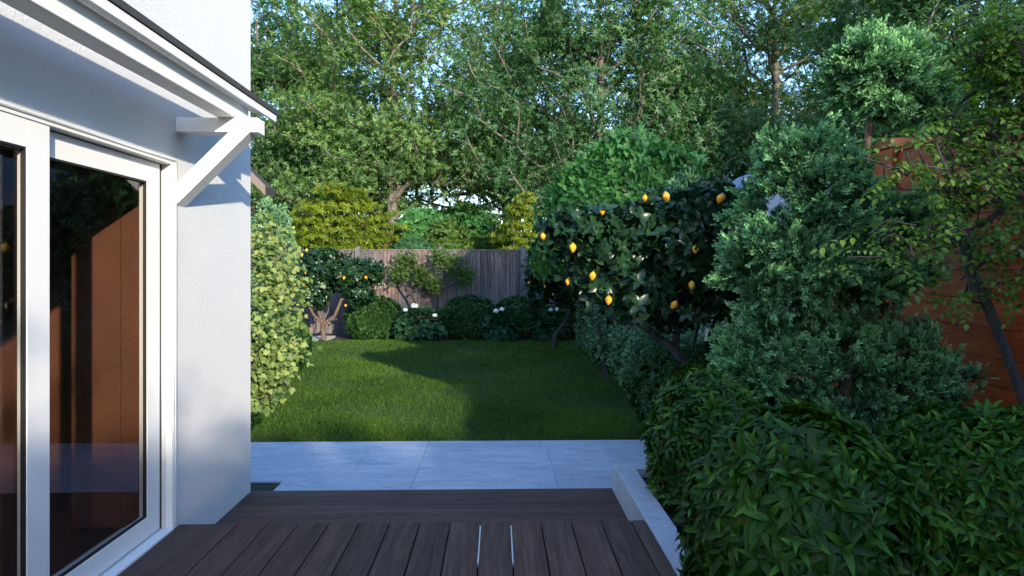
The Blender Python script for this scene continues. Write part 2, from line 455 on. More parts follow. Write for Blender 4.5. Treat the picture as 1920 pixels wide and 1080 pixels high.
# ---- deck
dk = MB(); P_ = .1775; x1 = at(1210, 974, 3.76)[0] - .002
xs = [at(844.7, 979, 3.76)[0] + P_ * k for k in range(-7, 7)]
edges = [-1.858] + [x for x in xs if -1.80 < x < x1 - .06] + [x1]
for a, b in zip(edges[:-1], edges[1:]):
    dk.box(a + .0035, b - .0035, -2.5, 3.762, -.028, 0)
tag(dk.build('deck', M['deck'], bevel=.002), kind='structure')
fr = MB(); fr.box(-1.86, x1, -2.5, 3.72, -.2, -.10); fr.box(-1.862, x1, 3.722, 3.746, -.19, -.03)
tag(fr.build('deck_frame', M['black']), kind='structure')
st = MB()
for a, b in ((3.765, 3.905), (3.905, 4.07), (4.07, 4.235), (4.235, 4.40), (4.40, 4.57), (4.57, 4.735), (4.735, 4.875)):
    st.box(-1.866, .876, a + .0025, b - (.0025 if abs(b - 4.735) > .01 else .0008), -.223, -.195)
tag(st.build('deck_step', M['step'], bevel=.0015), kind='structure')
rs = MB(); rs.box(-1.866, .876, 3.77, 4.84, -.3, -.228); rs.box(-1.866, .876, 4.842, 4.86, -.36, -.226)
tag(rs.build('step_frame', M['black']), kind='structure')
# pale strips standing in for light seeping through two deck gaps
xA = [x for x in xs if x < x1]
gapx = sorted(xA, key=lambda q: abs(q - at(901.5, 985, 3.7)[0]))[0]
for k, (gx, lb) in enumerate(((gapx, 'thin bright strip standing in for light through the deck gap, just left of the other one'), (gapx + P_, 'thin bright strip standing in for light through the deck gap nearest the middle, right one of two'))):
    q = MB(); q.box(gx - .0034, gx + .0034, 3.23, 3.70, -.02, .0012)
    tag(q.build('gap_light_line', M['alu']), lb, 'metal strip', 'strips standing in for light through the deck gaps')
# ---- kerb: an L of pale concrete round the bed
kb = MB(); kb.prism([(.878, -2.5), (1.03, -2.5), (1.03, 4.72), (3.6, 4.72), (3.6, 4.872), (.878, 4.872)], 'z', -.5, .0)
tag(kb.build('kerb_wall', M['kerb'], bevel=.004), 'low pale stone kerb wall edging the planting bed beside the deck', 'kerb wall')

# ---- house
H = empty('house', (-1.87, 4.87, -.5), 'white rendered house wall with glazed sliding door and small canopy', 'house')
wb = MB(); XW = -1.87; D0, D1, DT = .7, 3.735, 2.117
wb.box(XW - .3, XW, D1, 4.87, -.7, 7)
wb.box(XW - .3, XW, -4, D1, DT, 7)
wb.box(XW - .3, XW, -4, D0, -.7, DT)
wb.box(XW - .3, XW, D0, D1, -.7, -.004)
wb.box(-8, XW - .3, 4.57, 4.87, -.7, 7)
wb.box(-8, XW - .3, -4, -3.7, -.7, 7); wb.box(-8.3, -8, -4, 4.87, -.7, 7); wb.box(-8, XW-.3, -3.7, 1.6, 6.8, 7); wb.box(-8, -5.2, 1.6, 4.57, 6.8, 7)  # roof left open over the room: added opening to let sky light in
wall = wb.build('wall', M['stucco'], H)
rm = MB(); rm.box(-2.168, -1.992, D1 - .012, D1 - .002, .0, 2.1); rm.box(-2.45, -2.172, D1 - .012, 4.3, 0, 2.5); rm.box(-5.2, -5.15, -3.6, 4.5, 0, 2.5); rm.box(-5.15, XW - .301, 4.30, 4.5, 0, 6.7); rm.box(-5.15, XW - .301, -3.6, -3.4, 0, 2.5)
rm.box(-5.15, XW - .301, -3.4, 2.2, 2.5, 2.55)  # ceiling stops short under the added roof opening, brightening the room
rm.build('room_wall', M['room'], H)
rf = MB(); rf.box(-5.15, XW - .301, -3.4, 4.3, -.1, 0.0); rf.build('room_floor', plain('room_floor', (.035, .016, .01), .5), H)
# door frame
df = MB(); w = .047
X0, X1 = XW - .12, XW + .010
df.box(X0, X1, D1 - w, D1, -.003, DT); df.box(X0, X1, D0, D0 + w, -.003, DT); df.box(X0, X1, D0 + w, D1 - w, DT - .028, DT)
df.box(X0, X1 + .012, D0 + w, D1 - w, -.003, .012)
DF = df.build('door_frame', M['white'], H, bevel=.002)
tr = MB()   # slim raised beads of the frame
tr.box(X1, X1 + .006, D1 - .012, D1 - .002, 0, DT - .002); tr.box(X1, X1 + .006, D0, D1 - .013, DT - .010, DT - .002)
tr.box(X1, X1 + .004, D1 - .034, D1 - .029, .0, DT - .02)
tr.build('frame_bead', M['alu'], DF)
gk = MB(); gk.box(XW - .118, XW - .05, D1 - w - .03, D1 - w, .012, DT - .028); gk.box(XW - .118, XW - .052, D0 + w, D1 - w - .03, DT - .032, DT - .028)
gk.box(XW - .118, XW - .056, D0 + w, D1 - w - .03, .012, .02)
gk.build('track', M['black'], DF)
al = MB(); al.box(XW - .03, XW - .027, D1 - w - .004, D1 - w, .012, DT - .03); al.box(XW - .033, XW - .029, D0 + w, D1 - w, .012, .016); al.build('track_rail', M['alu'], DF)
def leafpanel(name, xf_, y0, y1, z0, z1, sl, sr, tb, bb, th=.05):
    m = MB(); xa = xf_ - th
    m.box(xa, xf_, y0, y0 + sl, z0, z1); m.box(xa, xf_, y1 - sr, y1, z0, z1)
    m.box(xa, xf_, y0 + sl, y1 - sr, z1 - tb, z1); m.box(xa, xf_, y0 + sl, y1 - sr, z0, z0 + bb)
    o = m.build(name, M['white'], H, bevel=.002)
    gm = MB(); gm.box(xf_ - .026, xf_ - .022, y0 + sl - .005, y1 - sr + .005, z0 + bb - .005, z1 - tb + .005)
    gm.build('glass', M['glass'], o)
    k = MB(); e = .008; Y0, Y1, Z0, Z1 = y0 + sl, y1 - sr, z0 + bb, z1 - tb
    k.box(xf_ - .021, xf_ - .004, Y0, Y0 + e, Z0, Z1); k.box(xf_ - .021, xf_ - .004, Y1 - e, Y1, Z0, Z1)
    k.box(xf_ - .021, xf_ - .004, Y0 + e, Y1 - e, Z0, Z0 + e); k.box(xf_ - .021, xf_ - .004, Y0 + e, Y1 - e, Z1 - e, Z1)
    k.build('gasket', M['black'], o)
    return o
leafpanel('fixed_panel', -1.912, 2.2, 3.652, .022, 2.082, .1, .126, .112, .112, .045)
leafpanel('sliding_panel', -1.866, .75, 2.70, .017, 2.088, .1, .128, .112, .112, .04)
# canopy
CN = empty('canopy', (-1.6, 3.9, 2.4)); CN.parent = H; CN.location = Vector((-1.6, 3.9, 2.4)) - H.location
def inH(mb, name, mat, bevel=.002): return mb.build(name, mat, CN, bevel=bevel)
inH(MB().box(-1.632, -1.526, -3.5, 3.94, 2.372, 2.472), 'beam', M['white_wood'], .003)
sl_ = .30
XE = -1.47
def zr(x, base): return base + (XE - x) * sl_
inH(MB().prism([(XE - .018, 2.486), (-1.645, zr(-1.645, 2.486)), (-1.645, zr(-1.645, 2.502)), (XE - .018, 2.502)], 'y', -3.5, 4.20), 'soffit', M['white_wood'])
inH(MB().box(XE - .016, XE, -3.5, 4.27, 2.463, 2.507), 'fascia', M['white'])
inH(MB().prism([(XE + .008, 2.509), (-1.66, zr(-1.66, 2.509)), (-1.66, zr(-1.66, 2.543)), (XE + .008, 2.543)], 'y', -3.5, 4.30), 'roofing', M['slate'])
inH(MB().prism([(XE - .018, 2.480), (-1.65, zr(-1.65, 2.480)), (-1.65, zr(-1.65, 2.505)), (XE - .018, 2.505)], 'y', 4.24, 4.27), 'barge_board', M['white'])
BR = empty('bracket', (-1.6, 3.8, 2.2)); BR.parent = H; BR.location = Vector((-1.6, 3.8, 2.2)) - H.location
MB().box(XW, -1.396, 3.745, 3.855, 2.287, 2.371).build('arm', M['white_wood'], BR, bevel=.003)
MB().prism([(XW, 1.858), (XW, 1.98), (-1.482, 2.368), (-1.400, 2.368), (-1.400, 2.328)], 'y', 3.741, 3.859).build('brace', M['white_wood'], BR, bevel=.003)

# ---- back fence
YF = 17.9; zt = at(800, 467.5, YF)[2]; 
FN = empty('back_fence', (0, YF, -.4), 'weathered grey timber board fence across the end of the lawn', 'fence')
bd = MB(); x = -11.0
k = 0
while x < 9.5:
    wd = .102 + random.uniform(-.004, .006); z1 = zt + random.uniform(-.006, .004)
    bd.box(x, x + wd - .010, YF + random.uniform(-.004, .004), YF + .02, -.36 + random.uniform(0, .02), z1)
    x += wd; k += 1
bd.build('boards', M['fence'], FN)
MB().box(-11, 9.5, YF - .03, YF - .006, zt - .035, zt - .002).build('top_rail', M['fence'], FN)
x = -5.2
while x < 3.2:
    MB().box(x, x + .065, YF - .026, YF - .008, zt - .11, zt - .037).build('trim_block', M['fence'], FN); x += .21
MB().box(-11, 9.5, YF + .022, YF + .07, .2, .3).build('rail', M['fence'], FN)
MB().box(-11, 9.5, YF + .022, YF + .07, 1.5, 1.6).build('rail', M['fence'], FN)
for k in range(-4, 4):
    px = at(826 + 154.5 * k, 467, YF)[0]; h = .075
    pm = MB(); pm.box(px - h, px + h, YF - .06, YF + .10, -.4, zt + .03)
    n_ = 7; arc = [(px - h * math.cos(math.pi * a / n_), zt + .03 + .055 * math.sin(math.pi * a / n_)) for a in range(n_ + 1)]
    pm.prism(arc, 'y', YF - .06, YF + .10); pm.build('post', M['fence'], FN)

# ---- red wood wall at the right
RW = empty('wood_wall', (4, 5, -.4), 'tall reddish brown timber plank wall behind the locust tree', 'wall')
XR = 4.0; pl = MB(); z = -.4; ph = .235
while z < 2.55:
    pl.box(XR, XR + .04, -3, 7.55, z, z + ph - .006); z += ph
ZT = z
pl.build('planks', M['redwood'], RW)
MB().box(XR + .045, XR + .1, -3, 7.55, -.4, ZT - .01).build('backing', M['black'], RW)
for y0 in (6.28, 1.2):
    p = MB(); p.box(XR - .06, XR + .14, y0, y0 + .22, -.4, 2.70); p.build('post', M['redwood'], RW, bevel=.004)
    MB().box(XR - .085, XR + .165, y0 - .025, y0 + .245, 2.702, 2.79).build('post_cap', M['redwood'], RW, bevel=.004)
MB().box(XR - .02, XR + .10, -3, 7.57, ZT, ZT + .05).build('coping', M['redwood'], RW)

# ---- neighbour's shed (pale gable seen between the lemon tree and the conifer)
SH = empty('garden_shed', (5.2, 11.5, -.4), 'pale blue grey rendered shed gable seen behind the lemon tree', 'shed')
YS = 11.5
MB().prism([(3.55, -.4), (7.9, -.4), (7.9, 1.8), (5.72, 3.55), (3.55, 1.8)], 'y', YS, 15).build('wall', M['shed'], SH)
ld = MB()
for k in range(12): ld.box(3.56, 7.8, YS - .004, YS - .0005, -.2 + k * .17, -.19 + k * .17)
ld.build('cladding_joints', M['black'], SH)
for s in (-1, 1):
    xa = 5.72; xb = 3.45 if s < 0 else 8.0
    MB().prism([(xa, 3.56), (xb, 1.73), (xb, 1.80), (xa, 3.63)], 'y', YS - .12, 15.1).build('roof', M['shed'], SH)
# ---- neighbour house with a dark eave, left behind our house
NH = empty('neighbour_house', (-7.5, 14, -.4), 'neighbouring house with dark sloping eave just past the white wall', 'house')
e = at(498, 362, 12.0)
MB().box(-12, e[0] - 2.2, 12.1, 14, -.4, 3.0).build('wall', M['stucco'], NH)
MB().prism([(e[0], 2.86), (e[0] - 5, 2.86 + 5.0), (e[0] - 5, 2.96 + 5.0), (e[0], 3.0)], 'y', 12, 12.5).build('roof', M['slate'], NH)
MB().prism([(e[0] + .01, 2.84), (e[0] - 5, 2.84 + 5.0), (e[0] - 5, 3.02 + 5.0), (e[0] + .01, 3.02)], 'y', 11.94, 11.995).build('barge_board', M['darkfascia'], NH)

# ================================================================== PLANTS
LS = leaf_simple()
def rosette_bush(name, c, rad, n, size, label, seed, mat='lf_rosette', group=None, amt=.07, cat='bush'):
    B = empty(name, (c[0], c[1], -.1 if c[1] < 4.7 else LAWN), label, cat, group)
    tp = [whorl(leaf_oval(.165, .60, .05), k, e, .3, seed + i) for i, (k, e) in enumerate(((7, 28), (8, 36), (9, 20), (6, 45)))]
    P, D = cloud(c, rad, n, .93, amt, seed, -.75)
    P2, D2 = cloud(c, np.array(rad) * .84, n // 2, .85, amt, seed, -.7)
    P = np.vstack([P, P2]); D = np.vstack([D, D2])
    keep = P[:, 2] > B.location[2] + .03; P, D = P[keep], D[keep]
    D = D + np.array((0, 0, .25)) + rng.normal(size=D.shape) * .24
    scatter('foliage', tp, P, D, size * rng.uniform(.75, 1.15, len(P)), M[mat], B)
    # stems
    T, _ = cloud(c, np.array(rad) * .85, 40, .9, amt, seed, -.2)
    Nd, Pa, _e = grow([(c[0], c[1], B.location[2] - .02), (c[0] + .02, c[1], B.location[2] + .12)], T, .12, .08)
    tubes('stem', Nd, Pa, .03, .004, M['bark_dark'], B, 5)
    return B
fb = at(1505, 900, 2.75)
rosette_bush('leafy_bush', (fb[0] - .04, 2.70, .33), (.47, .47, .56), 1250, .098, 'big glossy-leaved round bush in the front bed nearest the deck', 21, group='big-leaved bushes in the front bed')
fb = at(1850, 900, 3.1)
rosette_bush('leafy_bush', (fb[0] + .30, 3.45, .17), (.50, .52, .57), 1250, .098, 'big glossy-leaved round bush at the right edge under the wood wall', 33, group='big-leaved bushes in the front bed')
fb = at(1345, 820, 4.15)
rosette_bush('leafy_bush', (fb[0] - .03, 4.2, .26), (.38, .42, .56), 1050, .095, 'big glossy-leaved bush behind the others at the far corner of the kerb', 45, group='big-leaved bushes in the front bed')

# ---- conifers
SPR = [spray(s) for s in range(4)]
def conifer_clumps(cl, n_clump, per, size, seed, amt=.16, spread=.5, up=.45, zmin=-1.0):
    PP, DD, ends = [], [], []
    for k, (c, rad) in enumerate(cl):
        n = n_clump[k]
        P, D = cloud(c, rad, n, .80, amt, seed + k, zmin)
        ends.append(P - D * .06)
        p = np.repeat(P, per, 0); d = np.repeat(D, per, 0)
        ca = norm(D + np.array((0, 0, up)) + rng.normal(size=D.shape) * .4)
        ax = norm(np.repeat(ca, per, 0) + rng.normal(size=p.shape) * spread)
        p = p - np.repeat(ca, per, 0) * rng.uniform(.3, 1.0, (len(p), 1)) * size * .8 + rng.normal(size=p.shape) * size * .22
        PP.append(p); DD.append(ax)
    return np.vstack(PP), np.vstack(DD), np.vstack(ends)
YC = 5.1
tx = at(1612, 300, YC)[0]
CT = empty('pruned_conifer', (tx - .1, YC, -.1), 'tall blue-green conifer pruned into a ball above two big tiers', 'conifer')
def C_(px, py, dy=0): a = at(px, py, YC + dy); return (a[0], a[1], a[2])
rb = .47
lobes = [(C_(1650, 140), (.46, .44, .34)), (C_(1732, 170, .05), (.22, .28, .24)),
         (C_(1510, 400), (.52, .52, .62)), (C_(1640, 470, .05), (.46, .48, .50)), (C_(1455, 510, -.1), (.42, .42, .40)), (C_(1590, 510, -.1), (.48, .40, .21)),(C_(1500, 300, 0), (.34, .36, .28)), (C_(1560, 380, .12), (.34, .3, .36)),
         (C_(1560, 702), (.80, .62, .43)), (C_(1690, 690, .05), (.42, .42, .38)), (C_(1440, 655, .0), (.36, .38, .31)), (C_(1480, 580, .2), (.38, .36, .26)), (C_(1600, 800, -.05), (.62, .5, .28))]
ncl = [120, 34, 130, 110, 75, 75, 45, 60, 165, 65, 50, 50, 70]
P, D, E = conifer_clumps(lobes, ncl, 26, .16, 70, .22, .5)
scatter('foliage', SPR, P, D, .135 * rng.uniform(.6, 1.2, len(P)), M['lf_conifer'], CT)
spine = [(tx - .13, YC, -.1), at(1592, 570, YC), at(1604, 430, YC), at(1622, 300, YC), at(1632, 225, YC), at(1650, 130, YC)]
Nd, Pa, _e = grow(spine, E[rng.choice(len(E), 330, False)], .12, .10, .6)
tubes('trunk', Nd, Pa, .055, .004, M['bark_brown'], CT, 7, .33)

# ---- hedge of small conifers and box along the right side of the lawn
def ball_bush(name, c, rad, n, size, mat, label, group, seed, tp=None, cat_='bush', z0=-.4, amt=.06):
    B = empty(name, (c[0], c[1], z0), label, cat_, group)
    if mat == 'lf_hedge':
        P, D, _ = conifer_clumps([(c, rad)], [n // 7], 7, size * 1.3, seed, amt)
        scatter('foliage', SPR, P, D, size * rng.uniform(.7, 1.2, len(P)), M[mat], B)
    else:
        P, D = cloud(c, rad, n, .93, amt, seed, -.9)
        tp = tp or [whorl(leaf_simple(.28), 5, 20, .3, seed), whorl(leaf_simple(.28), 6, 35, .3, seed + 1)]
        D = D + np.array((0, 0, .2)) + rng.normal(size=D.shape) * .35
        k = P[:, 2] > z0 + .02
        scatter('foliage', tp, P[k], D[k], size * rng.uniform(.7, 1.2, k.sum()), M[mat], B)
    T, _ = cloud(c, np.array(rad) * .8, 14, .9, amt, seed, -.2)
    Nd, Pa, _e = grow([(c[0], c[1], z0), (c[0], c[1], z0 + .15)], T, .2, .08)
    tubes('stem', Nd, Pa, .04, .006, M['bark_dark'], B, 5)
    return B
hg = 'hedge bushes along the right side of the lawn'
hedge = [  # px centre, top y, Y, half width, kind, label
 (1112, 556, 14.2, .42, 'h', 'grey-green feathery hedge bush farthest along the right side, by the fence'),
 (1136, 562, 12.4, .42, 'h', 'grey-green feathery hedge bush second from the far end'),
 (1168, 578, 11.2, .55, 'b', 'dark green small-leaved hedge bush between feathery ones'),
 (1192, 592, 9.9, .40, 'h', 'grey-green feathery hedge bush in the middle of the right side'),
 (1228, 605, 8.7, .45, 'h', 'grey-green feathery hedge bush low in front of the lemon trunk'),
 (1262, 600, 9.4, .55, 'h2', 'taller dull green feathery bush directly behind the lemon trunk'),
 (1330, 590, 8.9, .55, 'h2', 'mid green feathery bush just left of the tall conifer'),
 (1285, 655, 7.1, .60, 'b', 'dark low bush under the near lemon tree'),
 (1360, 640, 6.3, .55, 'b', 'dark low bush between the lemon tree and the tall conifer')]
for i, (px, ty, Y, hw, kd, lb) in enumerate(hedge):
    tp_ = at(px, ty, Y); zc = (tp_[2] - .42) / 2; rz = (tp_[2] + .42) / 2
    if kd == 'b': ball_bush('hedge_bush', (tp_[0], Y, zc), (hw, hw, rz), 2600, .062, 'lf_box', lb, hg, 200 + i)
    else: ball_bush('hedge_bush', (tp_[0], Y, zc), (hw, hw, rz), 2600, .085, 'lf_hedge', lb, hg, 200 + i)

# ---- bushes along the fence
bg = 'clipped round bushes in front of the back fence'
for i, (px, ty, hw, lb) in enumerate(((700, 560, .70, 'round dark green bush right of the far left lemon tree'), (881, 558, .70, 'round dark green bush in the middle of the back fence'), (976, 558, .74, 'round dark green bush right of the middle, by the white flowers'), (1052, 572, .6, 'darkest round bush in the far right corner under the lemon tree'))):
    tp_ = at(px, ty, 16.7); zc = (tp_[2] - .42) / 2; rz = (tp_[2] + .42) / 2
    ball_bush('round_bush', (tp_[0], 16.75, zc), (hw, .6, rz), 2600, .10, 'lf_box', lb, bg, 300 + i)
for i, (px, ty, hw, lb, fl) in enumerate(((787, 582, .62, 'hydrangea with three white blooms between the left round bushes', [(777, 574, .085), (815, 591, .05), (760, 581, .045)]),
                                          (938, 590, .42, 'hydrangea half hidden between the two right round bushes', [(930, 583, .055), (941, 580, .05)]),
                                          (1035, 588, .42, 'dark hydrangea with pale blooms by the right corner', [(1033, 581, .04), (1045, 580, .045)]))):
    tp_ = at(px, ty, 16.4); zc = (tp_[2] - .42) / 2; rz = (tp_[2] + .42) / 2
    B = empty('hydrangea', (tp_[0], 16.4, -.4), lb, 'hydrangea', 'hydrangeas by the back fence')
    P, D = cloud((tp_[0], 16.4, zc), (hw, .5, rz), 650, .85, .08, 330 + i, -.6)
    D = D + np.array((0, -.1, -.25)) + rng.normal(size=D.shape) * .3
    scatter('foliage', [leaf_oval(.34, .4, .04)], P, D, .19 * rng.uniform(.7, 1.2, len(P)), M['lf_hydr'], B, (0, 0, 1), .4)
    for (fx, fy, r) in fl:
        c = at(fx, fy, 16.05)
        Pq, Dq = cloud(c, (r, r, r * .75), 150, .95, .03, i, -.6)
        scatter('flower_head', [whorl(leaf_simple(.35), 4, 20, .2, 5)], Pq, Dq, .032, M['petal'], B)

# ---- thin multi-stem shrubs against the fence
for i, (bx, crowns, lb) in enumerate(((770, [(765, 492, .42, .25), (748, 515, .3, .2), (790, 515, .3, .2)], 'thin loose shrub against the fence above the left bushes'),
                                      (832, [(850, 500, .45, .3), (872, 520, .28, .2), (825, 485, .25, .2), (812, 535, .2, .15)], 'thin-stemmed loose shrub against the middle of the fence'))):
    b0 = at(bx, 636, 17.5); B = empty('fence_shrub', (b0[0], 17.5, -.4), lb, 'shrub', 'loose shrubs against the back fence')
    T = np.vstack([cloud(at(x_, y_, 17.45), (rx, .2, rz_), 30, .2, .1, i)[0] for x_, y_, rx, rz_ in crowns])
    Nd, Pa, ends = grow([(b0[0], 17.5, -.4), (b0[0], 17.5, -.15)], T, .15, .12)
    tubes('stem', Nd, Pa, .035, .005, M['bark_dark'], B, 5)
    P = np.repeat(T, 9, 0) + rng.normal(size=(len(T) * 9, 3)) * .085
    scatter('foliage', [whorl(leaf_simple(.3), 4, 10, .4, 3)], P, rng.normal(size=P.shape) + (0, 0, .4), .06, M['lf_thin'], B)

# ---- lemon trees
def lemon_mesh():
    nL, nR = 10, 12; V, Fs = [], []
    for i in range(nL + 1):
        t_ = i / nL; z_ = -.5 + t_
        r = .34 * math.sin(math.pi * min(1, max(0, t_))) ** .75 if 0 < i < nL else .0
        if t_ > .86: r = .10 * (1 - t_) / .14 + .02
        if t_ < .1: r = max(r * .8, .05)
        for k in range(nR):
            a = 2 * math.pi * k / nR; V.append((r * math.cos(a), r * math.sin(a), z_))
    for i in range(nL):
        for k in range(nR):
            k2 = (k + 1) % nR; Fs.append((i * nR + k, i * nR + k2, (i + 1) * nR + k2, (i + 1) * nR + k))
    me = bpy.data.meshes.new('lemon'); me.from_pydata(V, [], Fs); me.update()
    me.polygons.foreach_set('use_smooth', [True] * len(me.polygons)); me.materials.append(M['lemon'])
    return me
LEM = lemon_mesh()
def lemon_tree(Y, base_px, crowns, lemons, label, n_leaf, size, seed, spine=None, zbase=-.4, dens=1.0, forks=()):
    b0 = at(base_px, 640, Y); B = empty('lemon_tree', (b0[0], Y, zbase), label, 'lemon tree', 'lemon trees round the lawn')
    Ts, PP, DD = [], [], []
    for k, (x_, y_, rx, ry, rz_, n) in enumerate(crowns):
        c = at(x_, y_, Y + ry * 0)
        P, D = cloud(c, (rx, ry, rz_), n, .45, .2, seed + k); Ts.append(P); PP.append(P); DD.append(D)
    T = np.vstack(Ts); D = np.vstack(DD)
    sp = spine or [(b0[0], Y, zbase), (b0[0] + .02, Y, zbase + .35)]
    sel = rng.choice(len(T), min(130, len(T)), False)
    Nd, Pa, ends = grow(sp, T[sel], .13, .07, 1.0, .35, forks)
    tubes('trunk', Nd, Pa, .058, .006, M['bark_brown'] if dens < 1 else M['bark_dark'], B, 7, .42)
    tp = [whorl(leaf_oval(.27, .3, .06), k, e, .3, seed + k) for k, e in ((4, 5), (5, 25), (3, 15))]
    P = np.repeat(T, n_leaf, 0) + rng.normal(size=(len(T) * n_leaf, 3)) * .07
    Dd = np.repeat(D, n_leaf, 0) * .8 + rng.normal(size=P.shape) * .6 + (0, 0, .15)
    scatter('crown', tp, P, Dd, size * rng.uniform(.75, 1.2, len(P)), M['lf_lemon'], B)
    for (x_, y_, dy, s) in lemons:
        c = at(x_, y_, Y + dy + random.uniform(.0, .07)); s *= random.uniform(.82, 1.02); o = bpy.data.objects.new('lemon', LEM); col.objects.link(o)
        o.parent = B; o.location = Vector(c) - B.location; o.scale = (s, s, s)
        o.rotation_euler = (random.uniform(-.5, .5), random.uniform(-.5, .5), random.uniform(0, 6))
    return B
YL = 6.3
lemon_tree(YL, 1300, [(1270, 445, .62, .5, .42, 420), (1140, 455, .45, .4, .25, 170), (1340, 400, .30, .35, .28, 110), (1230, 550, .55, .45, .27, 230), (1345, 555, .30, .35, .2, 80), (1075, 440, .3, .25, .15, 70), (1330, 480, .30, .4, .38, 120), (1150, 520, .35, .35, .2, 110)],
    [(1249, 368, -.45, .105), (1351, 372, -.55, .105), (1074, 464, -.42, .115), (1111, 517, -.46, .10), (1141, 562, -.42, .105), (1304, 467, -.66, .10), (1297, 534, -.6, .10), (1264, 571, -.58, .10), (1018, 443, -.3, .09), (1129, 395, -.4, .09), (1043, 463, 0, .06), (1209, 371, -.3, .07), (1065, 528, -.1, .08)],
    'big near lemon tree with yellow fruit right of the lawn', 4, .118, 400,
    spine=[at(1300, 730, YL) - (0, 0, .3), at(1290, 690, YL), at(1265, 655, YL)],
    forks=[[at(1265, 655, YL), at(1215, 618, YL), at(1172, 585, YL - .1), at(1120, 540, YL)], [at(1270, 665, YL), at(1272, 610, YL + .1), at(1262, 540, YL)], [at(1290, 690, YL), at(1330, 640, YL), at(1352, 580, YL), at(1350, 500, YL)], [at(1280, 675, YL), at(1310, 610, YL + .2), at(1300, 540, YL + .1)]])
lemon_tree(14.6, 1040, [(1030, 505, .45, .4, .42, 220), (1060, 540, .4, .4, .4, 160), (1010, 545, .25, .3, .3, 70)],
    [(1010, 495, -.45, .11), (1000, 509, -.4, .09), (1024, 517, -.45, .11), (992, 530, -.3, .09), (1022, 537, -.45, .09), (1037, 552, -.45, .08), (1074, 560, -.4, .08), (1013, 528, -.35, .06)],
    'farther lemon tree with small fruit in the right back corner', 3, .12, 430)
LT = lemon_tree(16.0, 607, [(595, 500, .60, .45, .42, 260), (650, 515, .6, .45, .36, 240), (580, 530, .35, .4, .35, 120), (695, 510, .3, .3, .24, 80), (672, 550, .35, .3, .2, 70), (590, 560, .3, .3, .15, 50)],
    [(566, 478, -.45, .11), (575, 469, -.4, .10), (572, 512, -.45, .10), (583, 524, -.45, .07), (645, 521, -.5, .11), (686, 520, -.35, .11), (574, 539, -.4, .08), (648, 573, -.2, .10)],
    'small lemon tree with bare forked trunk at the left end of the fence', 3, .12, 460, spine=[at(607, 637, 16.0), at(605, 608, 16.0)], dens=.5,
    forks=[[at(605, 608, 16), at(588, 590, 15.9), at(572, 560, 15.9)], [at(605, 608, 16), at(598, 585, 16.1), at(603, 545, 16.1)], [at(605, 612, 16), at(628, 592, 16), at(640, 562, 16), at(665, 540, 16)], [at(605, 606, 16), at(615, 585, 16.1), at(618, 552, 16.1)]])

# ---- climbing lobed-leaf shrub at the house corner
def climber():
    B = empty('maple_leaved_climber', (-2.42, 5.25, -.45), 'pale lobed-leaf shrub leaning out past the white house corner', 'shrub')
    cs = [(545, 560, 5.6, .28, .5), (520, 470, 5.7, .22, .3), (530, 640, 5.35, .33, .25), (510, 700, 5.2, .30, .18), (545, 665, 5.3, .25, .08), (495, 610, 5.0, .16, .16), (500, 750, 5.3, .16, .10), (540, 520, 5.7, .12, .25)]
    T = []
    for i, (x_, y_, Y, rx, rz_) in enumerate(cs): T.append(cloud(at(x_ - 22, y_, Y), (rx * .8, .2, rz_), int(230 * rx * (rz_ + .15) * 4) + 16, .1, .5, 500 + i)[0])
    T = np.vstack(T)
    # keep it outside the house walls
    ok = (T[:, 1] > 4.97) | (T[:, 0] > -1.80); T = T[ok]
    Nd, Pa, _e = grow([(-2.42, 5.3, -.45), (-2.38, 5.35, .2), (-2.25, 5.5, .9), (-2.2, 5.6, 1.6)], T[rng.choice(len(T), 170, False)], .12, .12, .2)
    tubes('stem', Nd, Pa, .022, .0025, M['bark_brown'], B, 5)
    P = np.repeat(T, 3, 0) + rng.normal(size=(len(T) * 3, 3)) * .06
    ok = (P[:, 1] > 4.95) | (P[:, 0] > -1.80); P = P[ok]
    D = rng.normal(size=P.shape) * .6 + np.array((.5, -.35, -.55))
    scatter('foliage', [leaf_lobed()], P, D, .047 * rng.uniform(.6, 1.25, len(P)), M['lf_ivy'], B, (.5, -.6, .6), .5)
climber()
B = ball_bush('column_conifer', at(508, 490, 9.0), (.30, .35, .85), 3200, .09, 'lf_hedge', 'slim grey-green conifer rising behind the lobed-leaf shrub', None, 520, cat_='conifer')
for i, (px, ty, Y, hw) in enumerate(((520, 585, 11.5, .6), (486, 560, 9.8, .5))):
    tp_ = at(px, ty, Y); zc = (tp_[2] - .42) / 2; rz = (tp_[2] + .42) / 2
    ball_bush('side_bush', (tp_[0], Y, zc), (hw, hw, rz), 1800, .08, 'lf_box', ('dark bush low behind the lobed-leaf shrub, farther one', 'dark bush low behind the lobed-leaf shrub, nearer one')[i], 'bushes left of the lawn', 530 + i)

